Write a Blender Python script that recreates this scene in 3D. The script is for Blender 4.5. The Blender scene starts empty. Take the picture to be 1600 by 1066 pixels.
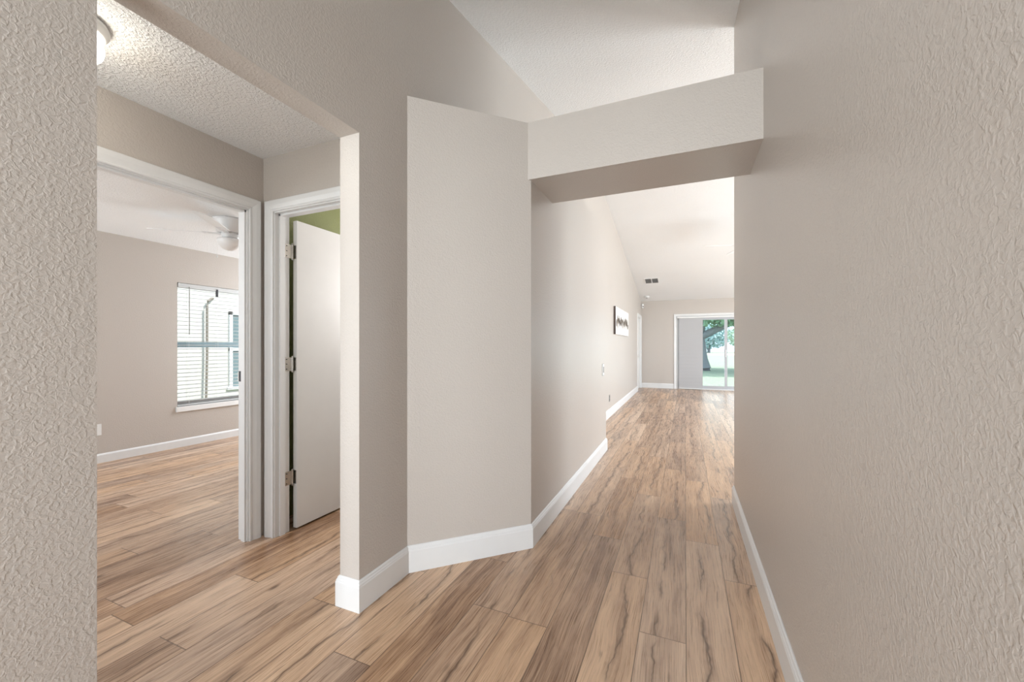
import bpy, bmesh, math, random
from mathutils import Vector, Matrix

sc = bpy.context.scene
C = sc.collection
PI = math.pi

# ------------------------------------------------------------------ camera
VX, HY, FP, EYE = 1070.4, 542.4, 628.8, 1.2
yaw = math.atan2(VX - 800, FP)
cd = bpy.data.cameras.new('camera')
cd.sensor_width = 36
cd.lens = FP / 1600 * 36
cd.shift_y = (HY - 533) / 1600
cd.clip_start = 0.02
cd.clip_end = 400
cam = bpy.data.objects.new('camera', cd)
C.objects.link(cam)
cam.location = (0, 0, EYE)
cam.rotation_euler = (PI / 2, 0, yaw)
sc.camera = cam

# ------------------------------------------------------------------ view, world, sun, daylight fill
sc.view_settings.view_transform = 'Standard'
sc.view_settings.look = 'None'
sc.view_settings.gamma = 1
sc.view_settings.use_curve_mapping = False
sc.view_settings.exposure = 0.07
w = bpy.data.worlds.new('sky')
sc.world = w
w.use_nodes = True
bg = w.node_tree.nodes['Background']
bg.inputs[0].default_value = (0.66, 0.84, 1.0, 1)
bg.inputs[1].default_value = 2.1


def sun(rot, e, col):
    l = bpy.data.lights.new('sun', 'SUN')
    l.energy = e; l.angle = math.radians(1.0); l.color = col
    o = bpy.data.objects.new('sun', l); C.objects.link(o)
    o.rotation_euler = rot
    return o


d_ = Vector((-.60, -.12, -.79))
sun(d_.to_track_quat('-Z', 'Y').to_euler(), 6.3, (1, .965, .90))


def area(loc, rot, sx, sy, e, col=(1, 1, 1), spread=180):
    l = bpy.data.lights.new('added_daylight', 'AREA')
    l.shape = 'RECTANGLE'; l.size = sx; l.size_y = sy; l.energy = e; l.color = col
    l.spread = math.radians(spread)
    o = bpy.data.objects.new('added_daylight', l); C.objects.link(o)
    o.location = loc; o.rotation_euler = rot
    return o


# added fill lamps; off-frame windows and front door are made up to carry them
area((-0.55, -2.62, 1.35), (PI / 2, 0, 0), 1.3, 2.0, 78, (.90, .955, 1), 115)               # at the added front door
area((4.62, 6.2, 1.5), (0, PI / 2, 0), 2.0, 2.6, 260, (.86, .935, 1))                 # at the added living room windows
area((4.62, 10.2, 1.5), (0, PI / 2, 0), 2.0, 2.6, 110, (.86, .935, 1))
area((-4.6, 4.99, 1.45), (-PI / 2, 0, 0), 1.6, 1.4, 62, (.90, .95, 1))
area((-4.7, -.77, 1.45), (PI / 2, 0, 0), 1.3, 1.4, 48, (.90, .95, 1))            # fill at an added bedroom window
area((-1.75, 3.45, 1.75), (-PI / 2, 0, 0),   .5, .6, 24, (.97, .98, 1))                  # fill at an added bath window
area((0.85, 12.75, 1.1), (-PI / 2, 0, 0), 2.0, 1.9, 16, (.95, .98, 1))                # fill just outside the slider
area((-1.93, -.93, 1.5), (PI / 2, 0, 0), .6, 1.2, 15, (.88, .945, 1))               # fill at an added end window of the side hall


# ------------------------------------------------------------------ node helpers
def mat(name):
    m = bpy.data.materials.new(name)
    m.use_nodes = True
    nt = m.node_tree
    return m, nt, nt.nodes, nt.links, nt.nodes['Principled BSDF']


def simple(name, col, rough=.5, metal=0, spec=.5, emit=None, es=0, bump=None, bscale=50, bdist=.002):
    m, nt, N, L, b = mat(name)
    b.inputs['Base Color'].default_value = (*col, 1)
    b.inputs['Roughness'].default_value = rough
    b.inputs['Metallic'].default_value = metal
    b.inputs['Specular IOR Level'].default_value = spec
    if emit:
        b.inputs['Emission Color'].default_value = (*emit, 1)
        b.inputs['Emission Strength'].default_value = es
    tc = N.new('ShaderNodeTexCoord')
    n = N.new('ShaderNodeTexNoise'); n.inputs['Scale'].default_value = bscale; n.inputs['Detail'].default_value = 3
    L.new(tc.outputs['Object'], n.inputs['Vector'])
    # a faint tonal unevenness so that nothing is perfectly flat
    mx = N.new('ShaderNodeMix'); mx.data_type = 'RGBA'
    mx.inputs['A'].default_value = (*[c * .965 for c in col], 1)
    mx.inputs['B'].default_value = (*[min(1, c * 1.03) for c in col], 1)
    L.new(n.outputs['Fac'], mx.inputs['Factor']); L.new(mx.outputs['Result'], b.inputs['Base Color'])
    if bump:
        bp = N.new('ShaderNodeBump'); bp.inputs['Strength'].default_value = bump; bp.inputs['Distance'].default_value = bdist
        L.new(n.outputs['Fac'], bp.inputs['Height']); L.new(bp.outputs['Normal'], b.inputs['Normal'])
    return m


def plaster(name, col, rough, s1, s2, dist, strength=1.0, spec=.5, patch=True):
    """orange-peel / knock-down texture"""
    m, nt, N, L, b = mat(name)
    b.inputs['Roughness'].default_value = rough
    b.inputs['Specular IOR Level'].default_value = spec
    tc = N.new('ShaderNodeTexCoord')
    n1 = N.new('ShaderNodeTexNoise'); n1.inputs['Scale'].default_value = s1; n1.inputs['Detail'].default_value = 2.5
    n1.inputs['Distortion'].default_value = .6
    n2 = N.new('ShaderNodeTexNoise'); n2.inputs['Scale'].default_value = s2; n2.inputs['Detail'].default_value = 1.5
    L.new(tc.outputs['Object'], n1.inputs['Vector']); L.new(tc.outputs['Object'], n2.inputs['Vector'])
    r = N.new('ShaderNodeValToRGB'); r.color_ramp.elements[0].position = .40; r.color_ramp.elements[1].position = .66
    L.new(n1.outputs['Fac'], r.inputs['Fac'])
    ad = N.new('ShaderNodeMath'); ad.operation = 'MULTIPLY_ADD'; ad.inputs[1].default_value = .35
    L.new(n2.outputs['Fac'], ad.inputs[0]); L.new(r.outputs['Color'], ad.inputs[2])
    bp = N.new('ShaderNodeBump'); bp.inputs['Strength'].default_value = strength; bp.inputs['Distance'].default_value = dist
    L.new(ad.outputs[0], bp.inputs['Height']); L.new(bp.outputs['Normal'], b.inputs['Normal'])
    n3 = N.new('ShaderNodeTexNoise'); n3.inputs['Scale'].default_value = 1.3; n3.inputs['Detail'].default_value = 2
    L.new(tc.outputs['Object'], n3.inputs['Vector'])
    mx = N.new('ShaderNodeMix'); mx.data_type = 'RGBA'
    mx.inputs['A'].default_value = (*[c * .97 for c in col], 1)
    mx.inputs['B'].default_value = (*[min(1, c * 1.02) for c in col], 1)
    L.new(n3.outputs['Fac'], mx.inputs['Factor']); L.new(mx.outputs['Result'], b.inputs['Base Color'])
    return m


GREIGE = (.56, .51, .465)
M_wall = plaster('greige_orange_peel_paint', GREIGE, .33, 100, 42, .0011, .6)
M_green = plaster('green_paint', (.24, .255, .10), .5, 95, 38, .0018)
M_ceil = plaster('white_knockdown_ceiling', (.88, .885, .885), .85, 70, 160, .0030, .9, spec=.2)
M_trim = simple('white_trim_enamel', (.78, .78, .775), .35, bscale=8)
M_door = simple('white_door_enamel', (.74, .725, .70), .4, bscale=8)
M_shade = simple('white_shade_fabric', (.49, .49, .50), .9, bump=.3, bscale=220, bdist=.001)
M_white = simple('white_plastic', (.85, .85, .84), .4, bscale=20)
M_fan = simple('white_fan_enamel', (.80, .80, .80), .35, bscale=20)
M_chrome = simple('satin_nickel', (.62, .60, .57), .25, metal=1)
M_dark = simple('dark_grey_metal', (.05, .05, .055), .5, metal=.3)
M_grey = simple('grey_plastic', (.28, .27, .26), .5)
M_glassdome = simple('frosted_glass_dome', (.9, .9, .88), .4, emit=(1, .93, .80), es=12.0)
M_fandome = simple('opal_glass_bowl', (.9, .9, .9), .3)
M_slat = simple('white_blind_slat', (.62, .63, .63), .45)
M_frame = simple('white_vinyl_frame', (.74, .75, .76), .4)
M_sash = simple('grey_white_sash', (.50, .515, .54), .4)
M_rail = simple('pale_blue_grey_vinyl', (.42, .58, .64), .4)
M_ventm = simple('vent_grey_enamel', (.42, .41, .40), .5)


def glassm():
    m, nt, N, L, b = mat('window_glass')
    N.remove(b)
    t = N.new('ShaderNodeBsdfTransparent'); t.inputs[0].default_value = (.985, .995, .995, 1)
    g = N.new('ShaderNodeBsdfGlossy'); g.inputs['Roughness'].default_value = .02
    f = N.new('ShaderNodeFresnel'); f.inputs[0].default_value = 1.45
    mx = N.new('ShaderNodeMixShader')
    L.new(f.outputs[0], mx.inputs[0]); L.new(t.outputs[0], mx.inputs[1]); L.new(g.outputs[0], mx.inputs[2])
    L.new(mx.outputs[0], N['Material Output'].inputs[0])
    return m


M_glass = glassm()


# ------------------------------------------------------------------ geometry helpers
def link(name, bm, m, parent=None, kind=None, smooth=False):
    me = bpy.data.meshes.new(name)
    bmesh.ops.recalc_face_normals(bm, faces=bm.faces)
    bm.to_mesh(me); bm.free()
    if smooth:
        for p in me.polygons: p.use_smooth = True
    if m is not None: me.materials.append(m)
    o = bpy.data.objects.new(name, me); C.objects.link(o)
    if parent is not None: o.parent = parent
    if kind: o['kind'] = kind
    return o


def tag(o, label=None, cat=None, group=None, kind=None):
    if label: o['label'] = label
    if cat: o['category'] = cat
    if group: o['group'] = group
    if kind: o['kind'] = kind
    return o


def empty(name, loc, label, cat, group=None, rz=0):
    o = bpy.data.objects.new(name, None); C.objects.link(o)
    o.empty_display_size = .1
    o.location = loc; o.rotation_euler = (0, 0, rz)
    tag(o, label, cat, group)
    return o


def box(bm, x0, x1, y0, y1, z0, z1, mtx=None, bev=0):
    vs = [bm.verts.new(v) for v in ((x0, y0, z0), (x1, y0, z0), (x1, y1, z0), (x0, y1, z0), (x0, y0, z1), (x1, y0, z1), (x1, y1, z1), (x0, y1, z1))]
    fs = [bm.faces.new([vs[i] for i in f]) for f in ((0, 3, 2, 1), (4, 5, 6, 7), (0, 1, 5, 4), (1, 2, 6, 5), (2, 3, 7, 6), (3, 0, 4, 7))]
    if bev:
        es = list({e for f in fs for e in f.edges})
        r = bmesh.ops.bevel(bm, geom=es, offset=bev, segments=2, affect='EDGES', profile=.6)
        vs = list({v for f in r['faces'] for v in f.verts} | {v for v in vs if v.is_valid})
    if mtx is not None:
        bmesh.ops.transform(bm, matrix=mtx, verts=[v for v in vs if v.is_valid])
    return vs


def nb(): return bmesh.new()


def prism(bm, pts, axis, a0, a1):
    """closed polygon pts extruded along axis 'x','y' or 'z' from a0 to a1"""
    def P(p, a):
        if axis == 'x': return (a, p[0], p[1])
        if axis == 'y': return (p[0], a, p[1])
        return (p[0], p[1], a)
    A = [bm.verts.new(P(p, a0)) for p in pts]; B = [bm.verts.new(P(p, a1)) for p in pts]
    n = len(pts)
    bm.faces.new(A); bm.faces.new(B[::-1])
    for i in range(n): bm.faces.new((A[i], A[(i + 1) % n], B[(i + 1) % n], B[i]))


def lathe(bm, prof, c=(0, 0, 0), n=32, cap=True):
    rings = []
    for r, z in prof:
        if r < 1e-5: rings.append([bm.verts.new((c[0], c[1], c[2] + z))])
        else: rings.append([bm.verts.new((c[0] + r * math.cos(2 * PI * i / n), c[1] + r * math.sin(2 * PI * i / n), c[2] + z)) for i in range(n)])
    for a, b in zip(rings, rings[1:]):
        for i in range(n):
            j = (i + 1) % n
            if len(a) == 1 and len(b) == 1: continue
            if len(a) == 1: bm.faces.new((a[0], b[i], b[j]))
            elif len(b) == 1: bm.faces.new((a[i], a[j], b[0]))
            else: bm.faces.new((a[i], a[j], b[j], b[i]))
    if cap:
        for r in (rings[0], rings[-1]):
            if len(r) > 1: bm.faces.new(r)


def tube(bm, pts, rad, n=8):
    pts = [Vector(p) for p in pts]
    if not isinstance(rad, (list, tuple)): rad = [rad] * len(pts)
    rings = []
    for i, p in enumerate(pts):
        d = (pts[min(i + 1, len(pts) - 1)] - pts[max(i - 1, 0)]).normalized()
        u = d.cross(Vector((0, 0, 1)))
        if u.length < .05: u = d.cross(Vector((0, 1, 0)))
        u.normalize(); v = d.cross(u)
        rings.append([bm.verts.new(p + (u * math.cos(2 * PI * k / n) + v * math.sin(2 * PI * k / n)) * rad[i]) for k in range(n)])
    for a, b in zip(rings, rings[1:]):
        for i in range(n): bm.faces.new((a[i], a[(i + 1) % n], b[(i + 1) % n], b[i]))
    bm.faces.new(rings[0]); bm.faces.new(rings[-1])


def sweep(bm, path, prof):
    """profile (out, z) swept along a floor polyline; 'out' is to the right of travel, mitred corners"""
    P = [Vector(p) for p in path]
    rings = []
    for i, p in enumerate(P):
        def nrm(a, b):
            d = (b - a).normalized(); return Vector((d.y, -d.x))
        if i == 0: n = nrm(P[0], P[1])
        elif i == len(P) - 1: n = nrm(P[-2], P[-1])
        else:
            n0, n1 = nrm(P[i - 1], p), nrm(p, P[i + 1])
            n = (n0 + n1) / (1 + n0.dot(n1))
        rings.append([bm.verts.new((p.x + n.x * o, p.y + n.y * o, z)) for o, z in prof])
    k = len(prof)
    for a, b in zip(rings, rings[1:]):
        for i in range(k): bm.faces.new((a[i], a[(i + 1) % k], b[(i + 1) % k], b[i]))
    bm.faces.new(rings[0]); bm.faces.new(rings[-1])


BB = [(0, 0), (.015, 0), (.015, .112), (.0125, .118), (.0125, .122), (.0085, .128), (.0075, .134), (.003, .140), (0, .140)]
BBS = [(0, 0), (.012, 0), (.012, .078), (.008, .088), (.003, .095), (0, .095)]


def baseboard(name, path, prof=BB):
    b = nb(); sweep(b, path, prof)
    return link(name, b, M_trim, kind='structure')


CAS = [(0, 0), (0, .009), (.004, .012), (.010, .012), (.016, .009), (.020, .010), (.030, .013), (.040, .016), (.058, .018), (.066, .018), (.070, .014), (.072, 0)]


def casing(bm, a0, a1, top, fn, prof=CAS, bottom=0):
    """fn(a, d, z) -> world point; a along the wall, d out of the wall"""
    def ring(sa, aa, z, sz):
        return [bm.verts.new(fn(aa + sa * u, d, z + sz * u)) for u, d in prof]
    rs = [ring(-1, a0, bottom, 0), ring(-1, a0, top, 1), ring(1, a1, top, 1), ring(1, a1, bottom, 0)]
    k = len(prof)
    for a, b in zip(rs, rs[1:]):
        for i in range(k): bm.faces.new((a[i], a[(i + 1) % k], b[(i + 1) % k], b[i]))
    bm.faces.new(rs[0]); bm.faces.new(rs[-1])


# ------------------------------------------------------------------ dimensions
XR, XP, XN, XNB = .345, -.848, -1.36, -1.475     # right wall, partition, left wall face / back
XF, YF = -1.195, 12.5                            # living room left wall, far wall
YV0, YRG, YEND = 2.17, 5.03, 12.7


def vault(y):
    return 3.378 + .203 * (y - 2.17) if y <= YRG else 3.959 - .1885 * (y - YRG)


def vwall(bm, x0, x1, y0, y1, z0=0, up=.03):
    pts = [(y0, z0), (y1, z0), (y1, vault(y1) + up)]
    if y0 < YRG < y1: pts.append((YRG, vault(YRG) + up))
    pts.append((y0, vault(y0) + up))
    prism(bm, pts, 'x', x0, x1)


# ------------------------------------------------------------------ floor of planks
PW, PL = .182, 1.237
JOINTS = {-4: 1.64, -3: 1.33, -2: 2.19, -1: 1.772, 0: 2.722, 1: 2.337, -5: 1.655, -12: 1.374, -11: .954, -13: .947, -16: 1.615, -20: 1.66, -9: 1.39, -7: 1.179, -6: 2.05, -8: .55, -10: 2.02}


def floor_material():
    m, nt, N, L, b = mat('oak_vinyl_planks')
    uv = N.new('ShaderNodeUVMap'); uv.uv_map = 'plank'
    at = N.new('ShaderNodeAttribute'); at.attribute_name = 'rnd'
    sx = N.new('ShaderNodeSeparateXYZ'); L.new(uv.outputs[0], sx.inputs[0])
    sr = N.new('ShaderNodeSeparateColor'); L.new(at.outputs['Color'], sr.inputs[0])
    U, V = sx.outputs[0], sx.outputs[1]
    R1, R2, R3 = sr.outputs[0], sr.outputs[1], sr.outputs[2]

    def ma(op, a, b_=None, c=None, clamp=False):
        n = N.new('ShaderNodeMath'); n.operation = op; n.use_clamp = clamp
        for i, x in enumerate((a, b_, c)):
            if x is None: continue
            if isinstance(x, (int, float)): n.inputs[i].default_value = x
            else: L.new(x, n.inputs[i])
        return n.outputs[0]

    def vec(x, y, z):
        n = N.new('ShaderNodeCombineXYZ')
        for i, q in enumerate((x, y, z)):
            if isinstance(q, (int, float)): n.inputs[i].default_value = q
            else: L.new(q, n.inputs[i])
        return n.outputs[0]

    def noise(v, scale=1, det=3, rough=.55, dist=0):
        n = N.new('ShaderNodeTexNoise'); n.inputs['Scale'].default_value = scale; n.inputs['Detail'].default_value = det
        n.inputs['Roughness'].default_value = rough; n.inputs['Distortion'].default_value = dist
        L.new(v, n.inputs['Vector']); return n.outputs['Fac']

    def mr(x, a, b_, c=0, d=1, smooth=True):
        n = N.new('ShaderNodeMapRange'); n.interpolation_type = 'SMOOTHSTEP' if smooth else 'LINEAR'
        L.new(x, n.inputs[0])
        for i, q in enumerate((a, b_, c, d)): n.inputs[i + 1].default_value = q
        return n.outputs[0]

    seed = ma('MULTIPLY', R3, 57.0)
    # wander: the grain follows a slow bend along the plank
    wander = noise(vec(ma('MULTIPLY', V, 1.5), seed, R2), 1, 2)
    wob = ma('MULTIPLY', ma('SUBTRACT', wander, .5), .075)
    Uw = ma('ADD', U, wob)
    large = noise(vec(ma('MULTIPLY', Uw, 16), ma('MULTIPLY', V, 1.1), seed), 1, 2, dist=.4)
    med = noise(vec(ma('MULTIPLY', Uw, 105), ma('MULTIPLY', V, 1.9), seed), 1, 3, .6, .5)
    fine = noise(vec(ma('MULTIPLY', Uw, 380), ma('MULTIPLY', V, 6), seed), 1, 3, .6)
    val = ma('ADD', ma('ADD', ma('MULTIPLY', large, .42), ma('MULTIPLY', med, .27)), ma('MULTIPLY', fine, .41))
    val = ma('ADD', val, ma('MULTIPLY', ma('SUBTRACT', R1, .5), .18))
    mott = noise(vec(ma('MULTIPLY', Uw, 26), ma('MULTIPLY', V, 7), ma('ADD', seed, 2)), 1, 4, .6, .6)
    val = ma('ADD', val, ma('MULTIPLY', ma('SUBTRACT', mott, .5), .18))
    ramp = N.new('ShaderNodeValToRGB'); cr = ramp.color_ramp
    cr.elements[0].position = .38; cr.elements[0].color = (.19, .105, .062, 1)
    cr.elements[1].position = .72; cr.elements[1].color = (.66, .46, .31, 1)
    e = cr.elements.new(.47); e.color = (.34, .212, .136, 1)
    e = cr.elements.new(.58); e.color = (.50, .332, .220, 1)
    L.new(val, ramp.inputs[0])
    # greyer and yellower planks
    hue = N.new('ShaderNodeHueSaturation'); hue.inputs['Value'].default_value = 1.08; L.new(ramp.outputs[0], hue.inputs['Color'])
    L.new(mr(R2, 0, 1, .90, 1.13, False), hue.inputs['Saturation'])
    # wandering dark split with knots on it
    cpos = ma('ADD', .095, ma('MULTIPLY', ma('SUBTRACT', noise(vec(ma('MULTIPLY', V, 2.4), seed, 3.3), 1, 4, .6), .5), .16))
    cpos = ma('ADD', cpos, ma('MULTIPLY', ma('SUBTRACT', R2, .5), .07))
    d = ma('ABSOLUTE', ma('SUBTRACT', U, cpos))
    wid = mr(noise(vec(ma('MULTIPLY', V, 9), seed, 7.1), 1, 2), .35, .72, .0045, .0165)
    crack = ma('SUBTRACT', 1, ma('DIVIDE', d, wid), clamp=True)
    halo = ma('SUBTRACT', 1, ma('DIVIDE', d, .022), clamp=True)
    on = ma('MULTIPLY', mr(noise(vec(ma('MULTIPLY', V, 2.6), seed, 9.2), 1, 1), .36, .50), mr(R1, .18, .30))
    crack = ma('MULTIPLY', crack, on); halo = ma('MULTIPLY', ma('MULTIPLY', halo, on), .42)
    # knots
    vo = N.new('ShaderNodeTexVoronoi'); vo.inputs['Scale'].default_value = 1; vo.inputs['Randomness'].default_value = .95
    L.new(vec(ma('MULTIPLY', U, 7.5), ma('MULTIPLY', V, 3.0), seed), vo.inputs['Vector'])
    knot = mr(ma('ADD', vo.outputs['Distance'], ma('MULTIPLY', ma('SUBTRACT', med, .5), .16)), .025, .14, 1, 0)
    kc = N.new('ShaderNodeSeparateColor'); L.new(vo.outputs['Color'], kc.inputs[0])
    knot = ma('MULTIPLY', knot, mr(kc.outputs[0], .25, .35))
    # short dark ticks
    tick = ma('MULTIPLY', mr(noise(vec(ma('MULTIPLY', Uw, 48), ma('MULTIPLY', V, 5), ma('ADD', seed, 4)), 1, 2, .5), .68, .77), .55)
    dark = ma('MAXIMUM', ma('MAXIMUM', ma('MULTIPLY', crack, .92), halo), ma('MAXIMUM', ma('MULTIPLY', knot, .9), tick))
    mx = N.new('ShaderNodeMix'); mx.data_type = 'RGBA'
    L.new(dark, mx.inputs['Factor']); L.new(hue.outputs[0], mx.inputs['A']); mx.inputs['B'].default_value = (.110, .055, .028, 1)
    # joint lines
    eu = ma('MINIMUM', U, ma('SUBTRACT', PW, U)); ev = ma('MINIMUM', V, ma('SUBTRACT', PL, V))
    j = mr(ma('MINIMUM', eu, ev), .0008, .0030, .80, 0)
    mx2 = N.new('ShaderNodeMix'); mx2.data_type = 'RGBA'
    L.new(j, mx2.inputs['Factor']); L.new(mx.outputs['Result'], mx2.inputs['A']); mx2.inputs['B'].default_value = (.10, .055, .03, 1)
    L.new(mx2.outputs['Result'], b.inputs['Base Color'])
    L.new(mr(fine, .3, .7, .24, .36, False), b.inputs['Roughness'])
    b.inputs['Specular IOR Level'].default_value = .7
    hgt = ma('ADD', ma('MULTIPLY', fine, .25), ma('ADD', ma('MULTIPLY', med, .3), ma('MULTIPLY', j, -1.0)))
    bp = N.new('ShaderNodeBump'); bp.inputs['Strength'].default_value = .5; bp.inputs['Distance'].default_value = .0008
    L.new(hgt, bp.inputs['Height']); L.new(bp.outputs['Normal'], b.inputs['Normal'])
    return m


def build_floor():
    rnd = random.Random(11)
    x0, x1, y0, y1 = -5.70, 4.75, -2.75, 12.62
    bm = bmesh.new()
    uvl = bm.loops.layers.uv.new('plank')
    cl = bm.loops.layers.float_color.new('rnd')
    k = int(math.floor((x0 - .004) / PW))
    while k * PW + .004 < x1:
        a, b = max(x0, k * PW + .004), min(x1, (k + 1) * PW + .004)
        st = JOINTS.get(k, rnd.uniform(0, PL))
        y = st - PL * math.ceil((st - y0) / PL)
        while y < y1:
            c, d = max(y0, y), min(y1, y + PL)
            col = (rnd.random(), rnd.random(), rnd.random(), 1)
            if d - c > 1e-4:
                f = bm.faces.new([bm.verts.new(p) for p in ((a, c, 0), (b, c, 0), (b, d, 0), (a, d, 0))])
                for lp, (u, v) in zip(f.loops, ((a, c), (b, c), (b, d), (a, d))):
                    lp[uvl].uv = (u - (k * PW + .004), v - y)
                    lp[cl] = col
            y += PL
        k += 1
    # slab under the planks
    vs = [bm.verts.new(p) for p in ((x0, y0, -.12), (x1, y0, -.12), (x1, y1, -.12), (x0, y1, -.12), (x0, y0, -.001), (x1, y0, -.001), (x1, y1, -.001), (x0, y1, -.001))]
    for f in ((0, 3, 2, 1), (0, 1, 5, 4), (1, 2, 6, 5), (2, 3, 7, 6), (3, 0, 4, 7)): bm.faces.new([vs[i] for i in f])
    me = bpy.data.meshes.new('floor'); bm.to_mesh(me); bm.free()
    me.materials.append(floor_material())
    o = bpy.data.objects.new('floor', me); C.objects.link(o); o['kind'] = 'structure'


build_floor()

# ------------------------------------------------------------------ walls
S = 'structure'
b = nb(); vwall(b, XR, .46, -2.70, 3.5); link('wall_right', b, M_wall, kind=S)

b = nb()
vwall(b, XNB, XN, -2.70, .518); vwall(b, XNB, XN, 1.405, 4.75)
vwall(b, XNB, XN, .518, 1.405, z0=2.175)
bmesh.ops.remove_doubles(b, verts=b.verts, dist=1e-5)
link('wall_left', b, M_wall, kind=S)

b = nb(); prism(b, [(XN, 1.75), (XP, 2.262), (XP, 4.75), (XN, 4.75)], 'z', 0, 2.54)
link('wall_diagonal', b, M_wall, kind=S)

b = nb(); box(b, XP - .016, XR, 2.247, 2.685, 2.20, 2.541); link('trim_1', b, M_wall, kind=S)
bpy.data.objects['trim_1']['label'] = 'greige boxed plant shelf beam spanning the hall'

# living room left wall with the door at its far end
DY0, DY1, DH = 11.50, 12.36, 2.06
b = nb()
vwall(b, -1.31, XF, 4.75, DY0); vwall(b, -1.31, XF, DY1, YF + .0); vwall(b, -1.31, XF, DY0, DY1, z0=DH)
link('wall_living_left', b, M_wall, kind=S)

# far wall with slider opening
SX0, SX1, SH = -.225, 2.16, 2.075
b = nb(); zt = vault(YF) + .06
box(b, -1.31, SX0, YF, YF + .13, 0, zt); box(b, SX1, 4.75, YF, YF + .13, 0, zt); box(b, SX0, SX1, YF, YF + .13, SH, zt)
link('wall_far', b, M_wall, kind=S)

# living room right side (outside the frame) with two windows added for fill light
b = nb()
vwall(b, 4.62, 4.75, 3.385, 4.9); vwall(b, 4.62, 4.75, 7.5, 8.9); vwall(b, 4.62, 4.75, 11.5, YF)
for a, c in ((4.9, 7.5), (8.9, 11.5)):
    box(b, 4.62, 4.75, a, c, 0, .5); vwall(b, 4.62, 4.75, a, c, z0=2.5)
link('wall_living_right', b, M_wall, kind=S)
b = nb(); box(b, .46, 4.75, 3.385, 3.5, 0, vault(3.5) + .03); link('wall_living_front', b, M_wall, kind=S)

# entry front wall with opening for the added front door (behind the camera)
b = nb(); zt = vault(-2.6) + .06
box(b, XNB, -1.2, -2.70, -2.58, 0, zt); box(b, .1, .46, -2.70, -2.58, 0, zt); box(b, -1.2, .1, -2.70, -2.58, 2.4, zt)
link('wall_front', b, M_wall, kind=S)

# side hall, bedroom and bath
XD, XDB, YD, YDB = -2.475, -2.56, 1.735, 1.835
CH = 2.40
B0, B1, BH = .80, 1.645, 2.055          # bedroom door opening
b = nb()
box(b, XDB, XD, -.98, B0, 0, CH); box(b, XDB, XD, B1, YDB, 0, CH); box(b, XDB, XD, B0, B1, BH, CH)
link('wall_side_hall_left', b, M_wall, kind=S)
T0, T1, TH = -2.38, -1.60, 2.055        # bath door opening
b = nb()
box(b, XD, T0, YD, YDB, 0, CH); box(b, T1, XNB, YD, YDB, 0, CH); box(b, T0, T1, YD, YDB, TH, CH)
link('wall_side_hall_end', b, M_wall, kind=S)
b = nb(); box(b, XD, -2.25, -.98, -.86, 0, CH); box(b, -1.61, XNB, -.98, -.86, 0, CH); box(b, -2.25, -1.61, -.98, -.86, 0, .85); box(b, -2.25, -1.61, -.98, -.86, 2.15, CH); link('wall_side_hall_near', b, M_wall, kind=S)
XB = -5.56
WY0, WY1, WZ0, WZ1 = 2.83, 3.75, .485, 1.972
b = nb()
box(b, XB - .15, XB, -.80, WY0, 0, CH); box(b, XB - .15, XB, WY1, 4.9, 0, CH)
box(b, XB - .15, XB, WY0, WY1, 0, WZ0); box(b, XB - .15, XB, WY0, WY1, WZ1, CH)
link('wall_bedroom_left', b, M_wall, kind=S)
b = nb()
box(b, XB - .15, -5.4, 4.9, 5.02, 0, CH); box(b, -3.8, -2.58, 4.9, 5.02, 0, CH)
box(b, -5.4, -3.8, 4.9, 5.02, 0, .75); box(b, -5.4, -3.8, 4.9, 5.02, 2.15, CH)
link('wall_bedroom_end', b, M_wall, kind=S)
b = nb()
box(b, XB - .15, -5.35, -.80, -.68, 0, CH); box(b, -4.05, XDB, -.80, -.68, 0, CH)
box(b, -5.35, -4.05, -.80, -.68, 0, .75); box(b, -5.35, -4.05, -.80, -.68, 2.15, CH)
link('wall_bedroom_front', b, M_wall, kind=S)
b = nb(); box(b, -2.68, -2.60, YDB, 4.9, 0, CH); box(b, -2.68, XDB, YD + .0, YDB, 0, CH); link('wall_bedroom_right', b, M_wall, kind=S)
# bath room, green paint
b = nb(); box(b, -2.60, -2.58, YDB, 3.52, 0, CH); link('wall_bath_left', b, M_green, kind=S)
b = nb()
box(b, -2.58, -2.0, 3.4, 3.52, 0, CH); box(b, -1.5, XNB, 3.4, 3.52, 0, CH)
box(b, -2.0, -1.5, 3.4, 3.52, 0, 1.45); box(b, -2.0, -1.5, 3.4, 3.52, 2.05, CH)
link('wall_bath_end', b, M_wall, kind=S)
b = nb(); box(b, XNB - .02, XNB, YDB, 3.4, 0, CH); link('wall_bath_right', b, M_wall, kind=S)

# ------------------------------------------------------------------ ceilings
b = nb(); prism(b, [(-2.70, vault(-2.70)), (YRG, vault(YRG)), (YEND, vault(YEND)), (YEND, vault(YEND) + .2), (YRG, vault(YRG) + .2), (-2.70, vault(-2.70) + .2)], 'x', XNB, 4.75)
link('ceiling', b, M_ceil, kind=S)
b = nb(); box(b, XD, XNB, -.98, YD, CH, CH + .1); link('ceiling_side_hall', b, M_ceil, kind=S)
b = nb(); box(b, XB - .15, XD, -.80, 5.02, CH, CH + .1); link('ceiling_bedroom', b, M_ceil, kind=S)
b = nb(); box(b, XD, XNB, YD, 3.52, CH, CH + .1); link('ceiling_bath', b, M_ceil, kind=S)

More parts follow.
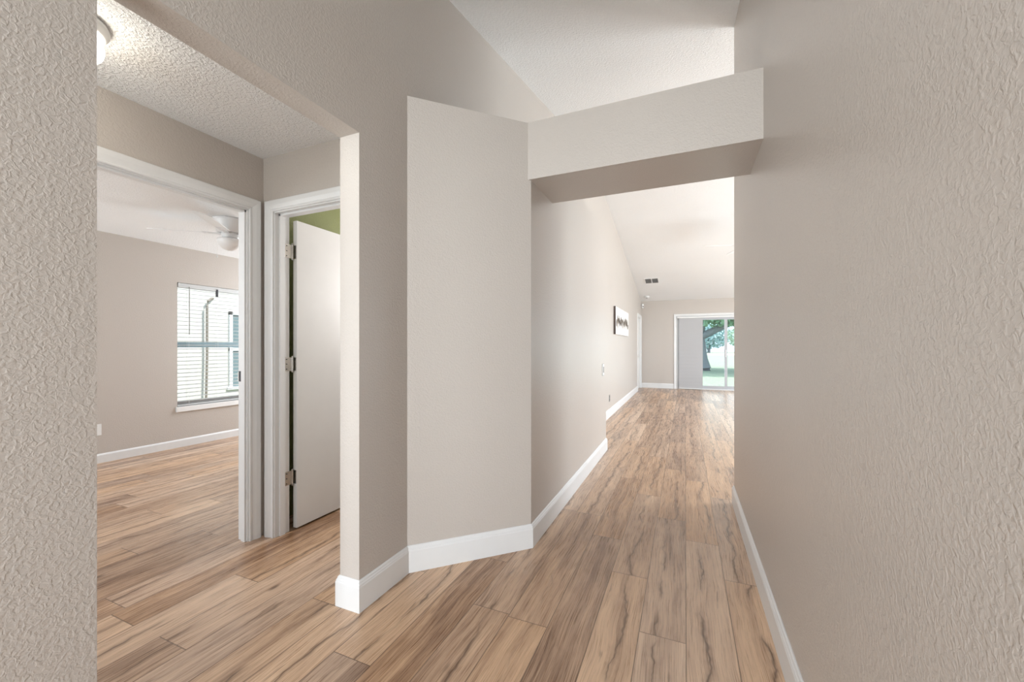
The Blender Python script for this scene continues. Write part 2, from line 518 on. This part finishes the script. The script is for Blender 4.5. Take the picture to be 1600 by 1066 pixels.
# ------------------------------------------------------------------ baseboards
baseboard('baseboard_left', [(XNB, 1.73), (XNB, 1.405), (XN, 1.405), (XN, 1.75), (XP, 2.262), (XP, 4.75), (XF, 4.75), (XF, DY0 - .075)])
baseboard('baseboard_near', [(XN, -2.58), (XN, .518), (XNB, .518), (XNB, -.86)])
baseboard('baseboard_right', [(.46, 3.5), (XR, 3.5), (XR, -2.58)])
baseboard('baseboard_far', [(XF, YF), (SX0 - .075, YF)])
baseboard('baseboard_far_right', [(SX1 + .075, YF), (4.62, YF)])
baseboard('baseboard_bedroom', [(XB, -.68), (XB, 4.9), (-2.68, 4.9)], BBS)
baseboard('baseboard_side_hall', [(XD, -.86), (XD, B0 - .075)], BB)


# ------------------------------------------------------------------ door trims
def frame_x(name, xf, xb, y0, y1, top, room_side=True, stop_x=None):
    """lined opening in a wall whose faces are x = xf (front, towards +x) and x = xb"""
    b = nb()
    casing(b, y0 - .0 + .005, y1 - .005, top - .005, lambda a, d, z: (xf + d, a, z))
    casing(b, y0 + .005, y1 - .005, top - .005, lambda a, d, z: (xb - d, a, z))
    t = .012
    box(b, xb, xf, y0, y0 + t, 0, top); box(b, xb, xf, y1 - t, y1, 0, top); box(b, xb, xf, y0 + t, y1 - t, top - t, top)
    if stop_x:
        s0, s1 = stop_x
        box(b, s0, s1, y0 + t, y0 + t + .011, 0, top - t); box(b, s0, s1, y1 - t - .011, y1 - t, 0, top - t)
        box(b, s0, s1, y0 + t, y1 - t, top - t - .011, top - t)
    return link(name, b, M_trim, kind=S)


d1 = frame_x('trim_2', XD, XDB, B0, B1, BH, stop_x=(XD - .045, XD - .012))
d1['label'] = 'white moulded casing round the bedroom doorway'
# strike plate on the bedroom jamb
b = nb(); yj = B1 - .012
box(b, XDB + .004, XDB + .028, yj - .0012, yj, .985, 1.05); link('strike_plate', b, M_dark, d1)
b = nb(); box(b, XDB - .004, XDB + .004, yj - .002, yj + .001, .992, 1.043); link('strike_lip', b, M_chrome, d1)

b = nb()
casing(b, T0 + .005, T1 - .005, TH - .005, lambda a, d, z: (a, YD - d, z))
t = .012
box(b, T0, T0 + t, YD, YDB, 0, TH); box(b, T1 - t, T1, YD, YDB, 0, TH); box(b, T0 + t, T1 - t, YD, YDB, TH - t, TH)
s0, s1 = YD + .028, YD + .062
box(b, T0 + t, T0 + t + .011, s0, s1, 0, TH - t); box(b, T1 - t - .011, T1 - t, s0, s1, 0, TH - t); box(b, T0 + t, T1 - t, s0, s1, TH - t - .011, TH - t)
d2t = link('trim_3', b, M_trim, kind=S); d2t['label'] = 'white moulded casing round the bath doorway'

# bath door, standing open at a right angle, with three hinges
b = nb(); box(b, -2.375, -2.340, 1.868, 2.600, .012, 2.03, bev=.0015)
door = link('door_1', b, M_door, kind=S); door['label'] = 'flat white bath door standing open with three nickel hinges'
for z in (1.823, 1.088, .347):
    b = nb()
    tube(b, [(-2.364, 1.853, z - .045), (-2.364, 1.853, z + .045)], .0065, 12)
    lathe(b, [(0, 0), (.008, .002), (.008, .006), (.003, .010), (0, .010)], (-2.364, 1.853, z + .045), 12, False)
    lathe(b, [(0, -.010), (.003, -.010), (.008, -.006), (.008, -.002), (0, 0)], (-2.364, 1.853, z - .045), 12, False)
    h = link('hinge', b, M_chrome, door, smooth=False)
    b = nb(); box(b, -2.3680, -2.3655, YDB - .032, YDB + .012, z - .044, z + .044, bev=.0005)
    box(b, -2.372, -2.344, 1.8655, 1.868, z - .044, z + .044)
    link('hinge_leaf', b, M_chrome, h)
    b = nb()
    for dz in (-.032, 0, .032):
        box(b, -2.3656, -2.3640, YDB - .024, YDB - .018, z + dz - .003, z + dz + .003)
        box(b, -2.354, -2.349, 1.8640, 1.8656, z + dz - .003, z + dz + .003)
    link('hinge_screw', b, M_dark, h)
b = nb(); lathe(b, [(.030, 0), (.030, .006), (.012, .010), (.011, .035), (.026, .045), (.028, .060), (.020, .070), (0, .072)], n=24)
bmesh.ops.transform(b, matrix=Matrix.Translation((-2.340, 2.535, .95)) @ Matrix.Rotation(PI / 2, 4, 'Y'), verts=b.verts)
link('door_handle', b, M_chrome, door, smooth=True)

# living room door at the far end of the left wall
b = nb()
casing(b, DY0 + .005, DY1 - .005, DH - .005, lambda a, d, z: (XF + d, a, z))
t = .018
box(b, -1.31, XF, DY0, DY0 + t, 0, DH); box(b, -1.31, XF, DY1 - t, DY1, 0, DH); box(b, -1.31, XF, DY0 + t, DY1 - t, DH - t, DH)
link('trim_4', b, M_trim, kind=S)
b = nb(); box(b, -1.27, -1.235, DY0 + t + .003, DY1 - t - .003, .01, DH - t - .003)
for z0, z1 in ((.2, .95), (1.1, 1.9)):
    for y0, y1 in ((DY0 + .12, DY0 + .38), (DY0 + .48, DY1 - .12)):
        box(b, -1.236, -1.228, y0, y1, z0, z1, bev=.003)
do = link('door_2', b, M_door, kind=S)
b = nb(); lathe(b, [(.028, 0), (.028, .006), (.011, .010), (.011, .03), (.026, .042), (.024, .058), (0, .064)], n=20)
bmesh.ops.transform(b, matrix=Matrix.Translation((-1.235, DY0 + .085, .95)) @ Matrix.Rotation(PI / 2, 4, 'Y'), verts=b.verts)
link('door_handle', b, M_chrome, do, smooth=True)

# front door frame behind the camera, added as an opening for fill light
b = nb()
box(b, -1.2, -1.12, -2.68, -2.60, 0, 2.4); box(b, .02, .1, -2.68, -2.60, 0, 2.4); box(b, -1.12, .02, -2.68, -2.60, 2.32, 2.4)
box(b, -1.12, -.60, -2.665, -2.615, 0, .12)
fd = link('added_front_door', b, M_trim, kind=S)

# ------------------------------------------------------------------ sliding glass door in the far wall
b = nb()
casing(b, SX0, SX1, SH, lambda a, d, z: (a, YF - d, z))
link('trim_5', b, M_trim, kind=S)
b = nb()
fy0, fy1 = YF + .03, YF + .11
box(b, SX0, SX0 + .045, fy0, fy1, 0, SH); box(b, SX1 - .045, SX1, fy0, fy1, 0, SH)
box(b, SX0 + .045, SX1 - .045, fy0, fy1, SH - .045, SH); box(b, SX0 + .045, SX1 - .045, fy0, fy1, 0, .03)
win = link('window_1', b, M_frame, kind=S); win['label'] = 'white framed sliding glass patio door'
xm = .998


def sash(x0, x1, y0, y1, st=.07):
    b = nb(); z0, z1 = .03, SH - .045
    box(b, x0, x0 + st, y0, y1, z0, z1); box(b, x1 - st, x1, y0, y1, z0, z1)
    box(b, x0 + st, x1 - st, y0, y1, z0, z0 + .085); box(b, x0 + st, x1 - st, y0, y1, z1 - .065, z1)
    s = link('sliding_panel', b, M_sash, win)
    b = nb(); ym = (y0 + y1) / 2
    box(b, x0 + st, x1 - st, ym - .003, ym + .003, z0 + .085, z1 - .065); link('pane', b, M_glass, s)


sash(SX0 + .045, xm + .075, YF + .038, YF + .068)
sash(xm + .005, SX1 - .045, YF + .074, YF + .104)
b = nb(); box(b, xm + .02, xm + .05, YF + .012, YF + .038, .92, 1.12, bev=.006); link('door_handle', b, M_frame, win)

# panel track shade: pleated fabric panel drawn to the left
sh = empty('panel_shade', (.15, YF - .03, 0), 'light grey fabric panel shade drawn over left part of sliding glass door', 'blind')
b = nb(); n = 40
vs0, vs1 = [], []
for i in range(n + 1):
    z = .03 + (2.02 - .03) * i / n
    d = .006 * (1 if i % 2 else -1) * .08
    vs0.append(z)
    vs1.append(d)
pts = [(vs1[i] - .002, vs0[i]) for i in range(n + 1)] + [(vs1[i] + .002, vs0[i]) for i in range(n, -1, -1)]
prism(b, pts, 'x', -.31, .306)
link('fabric', b, M_shade, sh)
b = nb(); box(b, -.31, .306, -.008, .008, .012, .03, bev=.002); link('bottom_bar', b, M_white, sh)
b = nb(); box(b, -.36, 1.98, -.014, .020, 2.022, 2.062, bev=.002); link('head_track', b, M_white, sh)

# ------------------------------------------------------------------ bedroom window
b = nb()
x0, x1 = XB - .13, XB - .075
box(b, x0, x1, WY0, WY0 + .04, WZ0, WZ1); box(b, x0, x1, WY1 - .04, WY1, WZ0, WZ1)
box(b, x0, x1, WY0 + .04, WY1 - .04, WZ1 - .04, WZ1); box(b, x0, x1, WY0 + .04, WY1 - .04, WZ0, WZ0 + .05)
wb = link('window_2', b, M_frame, kind=S); wb['label'] = 'single hung bedroom window with white frame'
b = nb(); box(b, x0 + .005, x1 + .004, WY0 + .04, WY1 - .04, 1.195, 1.262); link('meeting_rail', b, M_rail, wb)
b = nb(); box(b, x0 + .02, x0 + .026, WY0 + .04, WY1 - .04, 1.262, WZ1 - .04); link('pane', b, M_glass, wb)
b = nb(); box(b, x0 + .03, x0 + .036, WY0 + .04, WY1 - .04, WZ0 + .05, 1.195); link('pane', b, M_glass, wb)
b = nb(); box(b, XB - .075, XB + .022, WY0 - .015, WY1 + .015, WZ0 - .062, WZ0 - .0, bev=.004)
link('window_sill', b, M_white, wb)

bl = empty('window_blind', (XB - .03, (WY0 + WY1) / 2, WZ1), 'white horizontal slat blind lowered over bedroom window', 'blind')
hw = (WY1 - WY0) / 2 - .008
b = nb(); box(b, -.028, .036, -hw, hw, -.055, -.004, bev=.003); link('head_rail', b, M_slat, bl)
ns = 29
pitch = (WZ1 - WZ0 - .09) / ns
b0 = None
for i in range(ns):
    if b0 is None:
        b = nb()
        n = 6
        up = [(-.024 + .048 * k / n, .0035 * math.sin(PI * k / n)) for k in range(n + 1)]
        prism(b, up + [(p[0], p[1] - .0022) for p in up[::-1]], 'y', -hw, hw)
        o = b0 = link('slat', b, M_slat, bl)
    else:
        o = b0.copy(); C.objects.link(o); o.parent = bl
    o.location = (0, 0, -.075 - pitch * i)
    o.rotation_euler = (0, math.radians(6), 0)
b = nb(); box(b, -.022, .022, -hw, hw, -(WZ1 - WZ0) + .004, -(WZ1 - WZ0) + .020, bev=.003); link('bottom_rail', b, M_slat, bl)
for y in (-hw + .12, 0.0, hw - .12):
    b = nb(); tube(b, [(.024, y, -.05), (.024, y, -(WZ1 - WZ0) + .02)], .0012, 6); tube(b, [(-.024, y, -.05), (-.024, y, -(WZ1 - WZ0) + .02)], .0012, 6)
    link('ladder_cord', b, M_white, bl)
b = nb(); tube(b, [(.040, -hw + .115, -.04), (.042, -hw + .115, -.62)], .0045, 8)
link('tilt_wand', b, M_grey, bl)
b = nb(); box(b, .026, .040, -.032, -.006, -.125, -.03, bev=.002)
link('valance_clip', b, M_dark, bl)

# ------------------------------------------------------------------ frames of unseen windows, added so the fill light has openings
def plain_window(name, f, a0, a1, z0, z1):
    b = nb(); t = .05
    f(b, a0, a0 + t, z0, z1); f(b, a1 - t, a1, z0, z1); f(b, a0 + t, a1 - t, z0, z0 + t); f(b, a0 + t, a1 - t, z1 - t, z1)
    f(b, (a0 + a1) / 2 - .02, (a0 + a1) / 2 + .02, z0 + t, z1 - t)
    link(name, b, M_frame, kind=S)


plain_window('added_window_3', lambda b, a, c, z0, z1: box(b, 4.68, 4.74, a, c, z0, z1), 4.9, 7.5, .5, 2.5)
plain_window('added_window_4', lambda b, a, c, z0, z1: box(b, 4.68, 4.74, a, c, z0, z1), 8.9, 11.5, .5, 2.5)
plain_window('added_window_5', lambda b, a, c, z0, z1: box(b, a, c, 5.0, 5.02, z0, z1), -5.4, -3.8, .75, 2.15)
plain_window('added_window_8', lambda b, a, c, z0, z1: box(b, a, c, -.80, -.785, z0, z1), -5.35, -4.05, .75, 2.15)
plain_window('added_window_6', lambda b, a, c, z0, z1: box(b, a, c, 3.47, 3.51, z0, z1), -2.0, -1.5, 1.45, 2.05)
plain_window('added_window_7', lambda b, a, c, z0, z1: box(b, a, c, -.975, -.955, z0, z1), -2.25, -1.61, .85, 2.15)


# ------------------------------------------------------------------ ceiling light in the side hall
def P(px, py):
    x = (px - 800) / FP; c, s = math.cos(yaw), math.sin(yaw)
    return Vector((x * c - s, x * s + c, (HY - py) / FP))


LX, LY = -2.065, .70
cl = empty('ceiling_light', (LX, LY, CH), 'lit round frosted flush mount light on side hall ceiling', 'ceiling light')
b = nb(); lathe(b, [(.0, 0), (.113, 0), (.117, -.008), (.117, -.020), (.110, -.026), (.106, -.040), (.096, -.046), (0, -.046)], n=48, cap=False)
link('base', b, M_white, cl, smooth=True)
b = nb()
pr = [(.088, -.046), (.098, -.062), (.103, -.082), (.099, -.104), (.082, -.126), (.052, -.141), (.018, -.147), (0, -.148)]
lathe(b, pr, n=48, cap=False); link('shade', b, M_glassdome, cl, smooth=True)
b = nb(); lathe(b, [(0, -.145), (.008, -.147), (.010, -.155), (.005, -.163), (0, -.165)], n=16, cap=False)
link('finial', b, M_chrome, cl, smooth=True)


# ------------------------------------------------------------------ ceiling fans
def blade_bm(r0, r1, w0, w1, tilt):
    b = nb(); n = 10
    out = []
    for i in range(n + 1):
        t = i / n; r = r0 + (r1 - r0) * t; w_ = (w0 + (w1 - w0) * t) / 2
        if i == n: w_ *= .82
        out.append((r, w_))
    pts = out + [(r, -w_) for r, w_ in out[::-1]]
    prism(b, pts, 'z', -.003, .003)
    bmesh.ops.transform(b, matrix=Matrix.Rotation(tilt, 4, 'X'), verts=b.verts)
    return b


def fan(name, loc, label, drop, rot, light=True, nbl=4, R=.62):
    f = empty(name, loc, label, 'ceiling fan', rz=rot)
    if drop > .02:
        b = nb(); lathe(b, [(0, .03), (.065, .03), (.065, -.02), (.04, -.06), (.02, -.07), (0, -.07)], n=28, cap=False); link('canopy', b, M_fan, f, smooth=True)
        b = nb(); tube(b, [(0, 0, -.05), (0, 0, -drop - .01)], .0125, 12); link('downrod', b, M_fan, f, smooth=True)
    b = nb()
    lathe(b, [(0, -drop), (.135, -drop), (.140, -drop - .012), (.132, -drop - .03), (.112, -drop - .085), (.105, -drop - .12), (.10, -drop - .125), (0, -drop - .125)], n=40, cap=False)
    link('motor_housing', b, M_fan, f, smooth=True)
    zb = -drop - .132
    b0 = br0 = None
    for k in range(nbl):
        a = 2 * PI * k / nbl
        if b0 is None:
            b0 = link('blade', blade_bm(.17, R, .115, .14, math.radians(-13)), M_fan, f)
            bb = nb(); box(bb, .05, .21, -.02, .02, -.010, .002, bev=.002); box(bb, .15, .21, -.04, .04, -.006, .0, bev=.002)
            br0 = link('blade_iron', bb, M_fan, f); o, p = b0, br0
        else:
            o = b0.copy(); C.objects.link(o); p = br0.copy(); C.objects.link(p)
            o.parent = f; p.parent = f
        o.location = (0, 0, zb); p.location = (0, 0, zb)
        o.rotation_euler = (0, 0, a); p.rotation_euler = (0, 0, a)
    b = nb(); lathe(b, [(0, zb + .01), (.068, zb + .01), (.070, zb - .03), (.060, zb - .045), (0, zb - .045)], n=28, cap=False); link('switch_housing', b, M_fan, f, smooth=True)
    if light:
        b = nb(); lathe(b, [(.06, zb - .045), (.100, zb - .055), (.106, zb - .068), (.102, zb - .085), (.086, zb - .118), (.055, zb - .145), (.02, zb - .158), (0, zb - .160)], n=36, cap=False)
        link('light_bowl', b, M_fandome, f, smooth=True)
        for s in (-1, 1):
            b = nb(); x, y = .085 * s * math.cos(-rot + .70), .085 * s * math.sin(-rot + .70)
            tube(b, [(x, y, zb - .04), (x * 1.22, y * 1.22, zb - .06), (x * 1.22, y * 1.22, zb - .20)], .0012, 6)
            lathe(b, [(0, 0), (.005, -.004), (.006, -.02), (.003, -.03), (0, -.03)], (x * 1.22, y * 1.22, zb - .20), 10, False)
            link('pull_chain', b, M_white, f)
    return f


fan('ceiling_fan', (-3.95, 2.44, CH), 'white flush mount ceiling fan with opal light bowl in the bedroom', .0, math.radians(220), R=.62)
fx, fy = .93, 7.7
fan('ceiling_fan', (fx, fy, vault(fy)), 'white ceiling fan on a downrod, blade tips showing past the right hall wall', .42, math.radians(196), light=True, R=.66)


# ------------------------------------------------------------------ things on the sloping ceiling
slope = -math.atan(.1885)


def on_slope(x, y):
    return Matrix.Translation((x, y, vault(y))) @ Matrix.Rotation(slope, 4, 'X')


v = empty('air_vent', (-.775, 10.75, vault(10.75)), 'grey louvred air vent on the sloping living room ceiling', 'vent')
v.rotation_euler = (slope, 0, 0)
b = nb()
for q in ((-.175, .175, -.19, -.165), (-.175, .175, .165, .19), (-.175, -.15, -.165, .165), (.15, .175, -.165, .165)):
    box(b, q[0], q[1], q[2], q[3], -.012, 0)
box(b, -.012, .012, -.165, .165, -.012, 0)
link('frame', b, M_white, v)
b = nb(); box(b, -.15, .15, -.165, .165, -.003, -.001); link('backing', b, M_grey, v)
b = nb()
for i in range(9):
    y = -.150 + .0375 * i
    box(b, -.15, .15, -.011, .011, -.001, .001, Matrix.Translation((0, y, -.008)) @ Matrix.Rotation(math.radians(35), 4, 'X'))
link('louvres', b, M_ventm, v)

sd = empty('smoke_detector', (-1.0, 12.05, vault(12.05)), 'small round white smoke detector on ceiling near the far wall', 'smoke detector')
sd.rotation_euler = (slope, 0, 0)
b = nb(); lathe(b, [(0, 0), (.075, 0), (.078, -.010), (.070, -.030), (.050, -.038), (0, -.040)], n=32, cap=False); link('body', b, M_white, sd, smooth=True)
b = nb(); lathe(b, [(0, -.038), (.022, -.040), (.020, -.046), (0, -.047)], n=20, cap=False); link('sensor_cap', b, M_grey, sd, smooth=True)

ms = empty('motion_sensor', (XF + .035, YF - .03, 2.42), 'small white motion sensor mounted high in the far left corner', 'sensor', rz=math.radians(40))
b = nb(); box(b, -.030, .030, -.028, .012, -.065, .055, bev=.010); link('body', b, M_white, ms)
b = nb(); box(b, -.022, .022, -.034, -.026, -.045, .0, bev=.004); link('lens', b, M_grey, ms)


# ------------------------------------------------------------------ wall art on the living room left wall
def art_material():
    m, nt, N, L, b_ = mat('whitewashed_board')
    b_.inputs['Roughness'].default_value = .7
    tc = N.new('ShaderNodeTexCoord'); mp = N.new('ShaderNodeMapping'); mp.inputs['Scale'].default_value = (1, 14, 2.2)
    n = N.new('ShaderNodeTexNoise'); n.inputs['Scale'].default_value = 1.6; n.inputs['Detail'].default_value = 4
    r = N.new('ShaderNodeValToRGB'); r.color_ramp.elements[0].position = .32; r.color_ramp.elements[0].color = (.50, .47, .45, 1)
    r.color_ramp.elements[1].position = .52; r.color_ramp.elements[1].color = (.80, .78, .76, 1)
    L.new(tc.outputs['Object'], mp.inputs[0]); L.new(mp.outputs[0], n.inputs['Vector']); L.new(n.outputs['Fac'], r.inputs[0]); L.new(r.outputs[0], b_.inputs['Base Color'])
    return m


art = empty('wall_art', (XF, 8.36, 1.69), 'wide white canvas with a dark brushed band hanging on living room wall', 'wall art')
b = nb(); box(b, 0, .038, -.90, .90, -.255, .255, bev=.003); link('canvas', b, art_material(), art)
M_brown = simple('dark_brown_paint', (.085, .062, .045), .7)
M_taupe = simple('taupe_paint', (.30, .26, .21), .7)
M_edge = simple('dark_canvas_edge', (.12, .095, .085), .7)
b = nb(); box(b, .0, .0385, -.903, -.8985, -.256, .256); link('side_edge', b, M_edge, art)
rr = random.Random(4)


def strokes(name, m, cnt, zc, zs, lo, hi, off, ysp=.80):
    b = nb()
    for i in range(cnt):
        y = -ysp + 2 * ysp * (i + .5) / cnt + rr.uniform(-.03, .03); z = zc + rr.uniform(-zs, zs)
        h_, w_ = rr.uniform(lo, hi), rr.uniform(.018, .05); a = rr.uniform(-.7, .7)
        pts = []
        for k in range(10):
            t = 2 * PI * k / 10; q = 1 + rr.uniform(-.15, .15)
            u, v_ = w_ * math.cos(t) * q, h_ * math.sin(t) * q
            pts.append((y + u * math.cos(a) - v_ * math.sin(a), z + u * math.sin(a) + v_ * math.cos(a)))
        prism(b, pts, 'x', .038, .038 + off)
    return link(name, b, m, art)


strokes('brush_marks', M_taupe, 26, -.01, .05, .03, .09, .0008)
o = strokes('brush_marks', M_brown, 24, .0, .055, .03, .08, .0014); o['label'] = 'dark brown brushed band'

# ------------------------------------------------------------------ plates on walls
sw = empty('light_switch', (XP, 4.56, .945), 'white light switch plate near the end of the left hall wall', 'light switch')
b = nb(); box(b, 0, .006, -.045, .045, -.062, .062, bev=.002); link('plate', b, M_white, sw)
b = nb(); box(b, .006, .010, -.018, .018, -.034, .034, bev=.001); link('rocker', b, M_grey, sw)
b = nb(); box(b, -.0005, .003, -.049, .049, -.066, .066); link('backing', b, M_grey, sw)


def outlet(loc, label, m_pl=M_white, m_f=M_grey, group=None):
    o = empty('wall_outlet', loc, label, 'outlet')
    b = nb(); box(b, 0, .006, -.036, .036, -.058, .058, bev=.002); link('plate', b, m_pl, o)
    for s in (-1, 1):
        b = nb(); box(b, .006, .008, -.016, .016, s * .024 - .014, s * .024 + .014, bev=.001); link('socket', b, m_f, o)
    return o


outlet((XF, 7.02, .32), 'grey outlet low on the living room left wall, just past the hall corner', M_grey, M_dark)
outlet((XB, 2.115, .345), 'white outlet low on the bedroom wall at the left of the window', M_white, M_white)

# ------------------------------------------------------------------ outside the bedroom: neighbouring house
M_stucco = plaster('cream_stucco', (.60, .58, .545), .9, 70, 25, .004, .6, spec=.2)
XH = -8.4


def oh(px, py, X=XH):
    r = P(px, py); t_ = X / r.x
    return r.y * t_, r.z * t_ + EYE


nh = empty('neighbour_house', (XH, 5, -.2), 'cream stucco house seen through the blinds of the bedroom window', 'house')
b = nb(); box(b, -.2, 0, -9, 8, 0, 2.95); link('wall', b, M_stucco, nh)
b = nb(); box(b, -.3, .14, -9.2, 8.2, 2.95, 3.12); link('soffit', b, simple('brown_fascia', (.35, .30, .22), .7), nh)
b = nb(); prism(b, [(.18, 3.10), (-4, 4.7), (-4, 4.6), (.18, 3.0)], 'y', -9.3, 8.3); link('roof', b, simple('roof_shingle', (.28, .25, .22), .9, bump=.5, bscale=30, bdist=.01), nh)
wy0, wzt = oh(357, 487); _, wzb = oh(357, 605)
b = nb()
a0, a1, z0, z1 = wy0 - 5, wy0 - 5 + 1.1, wzb + .2, wzt + .2
box(b, 0, .04, a0, a0 + .06, z0, z1); box(b, 0, .04, a1 - .06, a1, z0, z1); box(b, 0, .04, a0, a1, z1 - .06, z1); box(b, 0, .05, a0 - .04, a1 + .04, z0 - .05, z0)
box(b, 0, .035, a0, a1, (z0 + z1) / 2 - .03, (z0 + z1) / 2 + .03)
wf = link('window', b, M_frame, nh)
b = nb(); box(b, .002, .012, a0 + .06, a1 - .06, z0, z1 - .06); link('pane', b, simple('blue_grey_glass', (.16, .22, .24), .08), wf)
ds = oh(319, 500)[0]
b = nb(); r_ = .020
zt_ = oh(319, 466)[1]
tube(b, [(.09, ds - 5 - .02, .25), (.09, ds - 5, 1.2), (.09, ds - 5, zt_ + .05), (.085, ds - 5 + .02, zt_ + .14), (.05, ds - 5 + .10, zt_ + .20), (-.05, ds - 5 + .2, zt_ + .22)], r_, 10)
link('downspout', b, simple('dark_taupe_metal', (.20, .17, .14), .5), nh)

# ------------------------------------------------------------------ garden beyond the sliding door
def ground_mat(name, c0, c1, sc_, bump=.6, dist=.03):
    m, nt, N, L, b_ = mat(name)
    b_.inputs['Roughness'].default_value = .95; b_.inputs['Specular IOR Level'].default_value = .1
    tc = N.new('ShaderNodeTexCoord'); n = N.new('ShaderNodeTexNoise'); n.inputs['Scale'].default_value = sc_; n.inputs['Detail'].default_value = 6
    r = N.new('ShaderNodeValToRGB'); r.color_ramp.elements[0].position = .35; r.color_ramp.elements[0].color = (*c0, 1)
    r.color_ramp.elements[1].position = .65; r.color_ramp.elements[1].color = (*c1, 1)
    L.new(tc.outputs['Object'], n.inputs['Vector']); L.new(n.outputs['Fac'], r.inputs[0]); L.new(r.outputs[0], b_.inputs['Base Color'])
    bp = N.new('ShaderNodeBump'); bp.inputs['Strength'].default_value = bump; bp.inputs['Distance'].default_value = dist
    L.new(n.outputs['Fac'], bp.inputs['Height']); L.new(bp.outputs['Normal'], b_.inputs['Normal'])
    return m


M_lawn = ground_mat('lawn_grass', (.25, .31, .23), (.36, .42, .32), 9)
b = nb(); box(b, -60, 90, -30, 130, -.4, -.2); link('lawn', b, M_lawn, kind=S)
b = nb(); box(b, -30, 80, 76, 100, -.21, -.17); link('sandy_bank', b, ground_mat('sand', (.66, .62, .53), (.78, .73, .64), 3), kind=S)

M_bark = simple('grey_bark', (.24, .26, .28), .9, bump=1, bscale=9, bdist=.05)
M_leaf = [simple('leaf_green', (.25, .42, .26), .7), simple('leaf_light_green', (.46, .62, .48), .7), simple('leaf_blue_green', (.40, .58, .58), .7)]


def leaves(b, c, R, n, rr, s=.16):
    for i in range(n):
        while True:
            p = Vector((rr.uniform(-1, 1), rr.uniform(-1, 1), rr.uniform(-1, 1)))
            if p.length < 1: break
        p = Vector((c[0] + p.x * R[0], c[1] + p.y * R[1], c[2] + p.z * R[2]))
        u = Vector((rr.uniform(-1, 1), rr.uniform(-1, 1), rr.uniform(-1, 1))).normalized() * s
        v_ = u.cross(Vector((rr.uniform(-1, 1), rr.uniform(-1, 1), rr.uniform(-1, 1)))).normalized() * s * .5
        q = [b.verts.new(p + x) for x in (-u, v_, u, -v_)]
        b.faces.new(q)


# large tree by the patio, trunk just behind the shade panel's edge
TX, TY = 1.0, 26.5
rr = random.Random(7)
tr = empty('garden_tree', (TX, TY, -.2), 'large shade tree on the lawn outside the sliding glass door', 'tree')
b = nb(); tube(b, [(0, 0, -.1), (0, 0, .15), (-.06, 0, .7), (-.12, 0, 1.6), (-.15, 0, 2.4)], [.62, .42, .30, .25, .24], 14)
tube(b, [(-.15, 0, 2.0), (.9, .1, 2.55), (2.3, .2, 3.2), (4.2, .1, 4.2)], [.24, .20, .15, .08], 10)
tube(b, [(-.15, 0, 2.2), (-1.4, .3, 3.6), (-2.8, .2, 5.0)], [.2, .14, .08], 10)
tube(b, [(-.15, 0, 2.3), (.3, -.4, 4.0), (.8, -1.0, 5.8)], [.2, .14, .07], 10)
link('trunk', b, M_bark, tr, smooth=True)
b = nb()
for c, R, n in (((3.2, 0, 5.4), (6.5, 4.8, 1.7), 11000), ((3.4, -.5, 3.9), (2.2, 1.6, .9), 1300), ((1.6, .0, 3.2), (1.8, 1.2, .45), 420), ((1.0, -.4, 2.9), (1.3, .8, .40), 230)):
    leaves(b, c, R, n, rr, .17)
link('foliage', b, M_leaf[0], tr)

# shrubs and trees across the lawn
sp = [(-3, 104, 5.0, 6, 1), (5.2, 107, 7.5, 8, 2), (13.2, 103, 6.5, 7.5, 1), (24.5, 106, 7.5, 8, 2), (34, 104, 6.0, 7, 1), (44, 107, 8, 10, 0), (55, 104, 6, 8, 2)]
LB = ['pale green rounded tree across the lawn', 'blue green spreading tree across the lawn', 'darker green tree across the lawn']
for i, (x, y, hh, ww, mi) in enumerate(sp):
    t_ = empty('distant_tree', (x, y, -.2), {0: 'dark green tree', 1: 'pale green rounded tree', 2: 'blue green spreading tree'}[mi] + ' beyond the lawn seen through the sliding door', 'tree', group='trees beyond the lawn')
    b = nb(); tube(b, [(0, 0, -.1), (.1, 0, hh * .4), (0, .1, hh * .7)], [.35, .28, .12], 8); link('trunk', b, M_bark, t_)
    b = nb(); leaves(b, (0, 0, hh * .58), (ww * .62, 2.5, hh * .45), 1500, rr, .42); link('foliage', b, M_leaf[mi], t_)
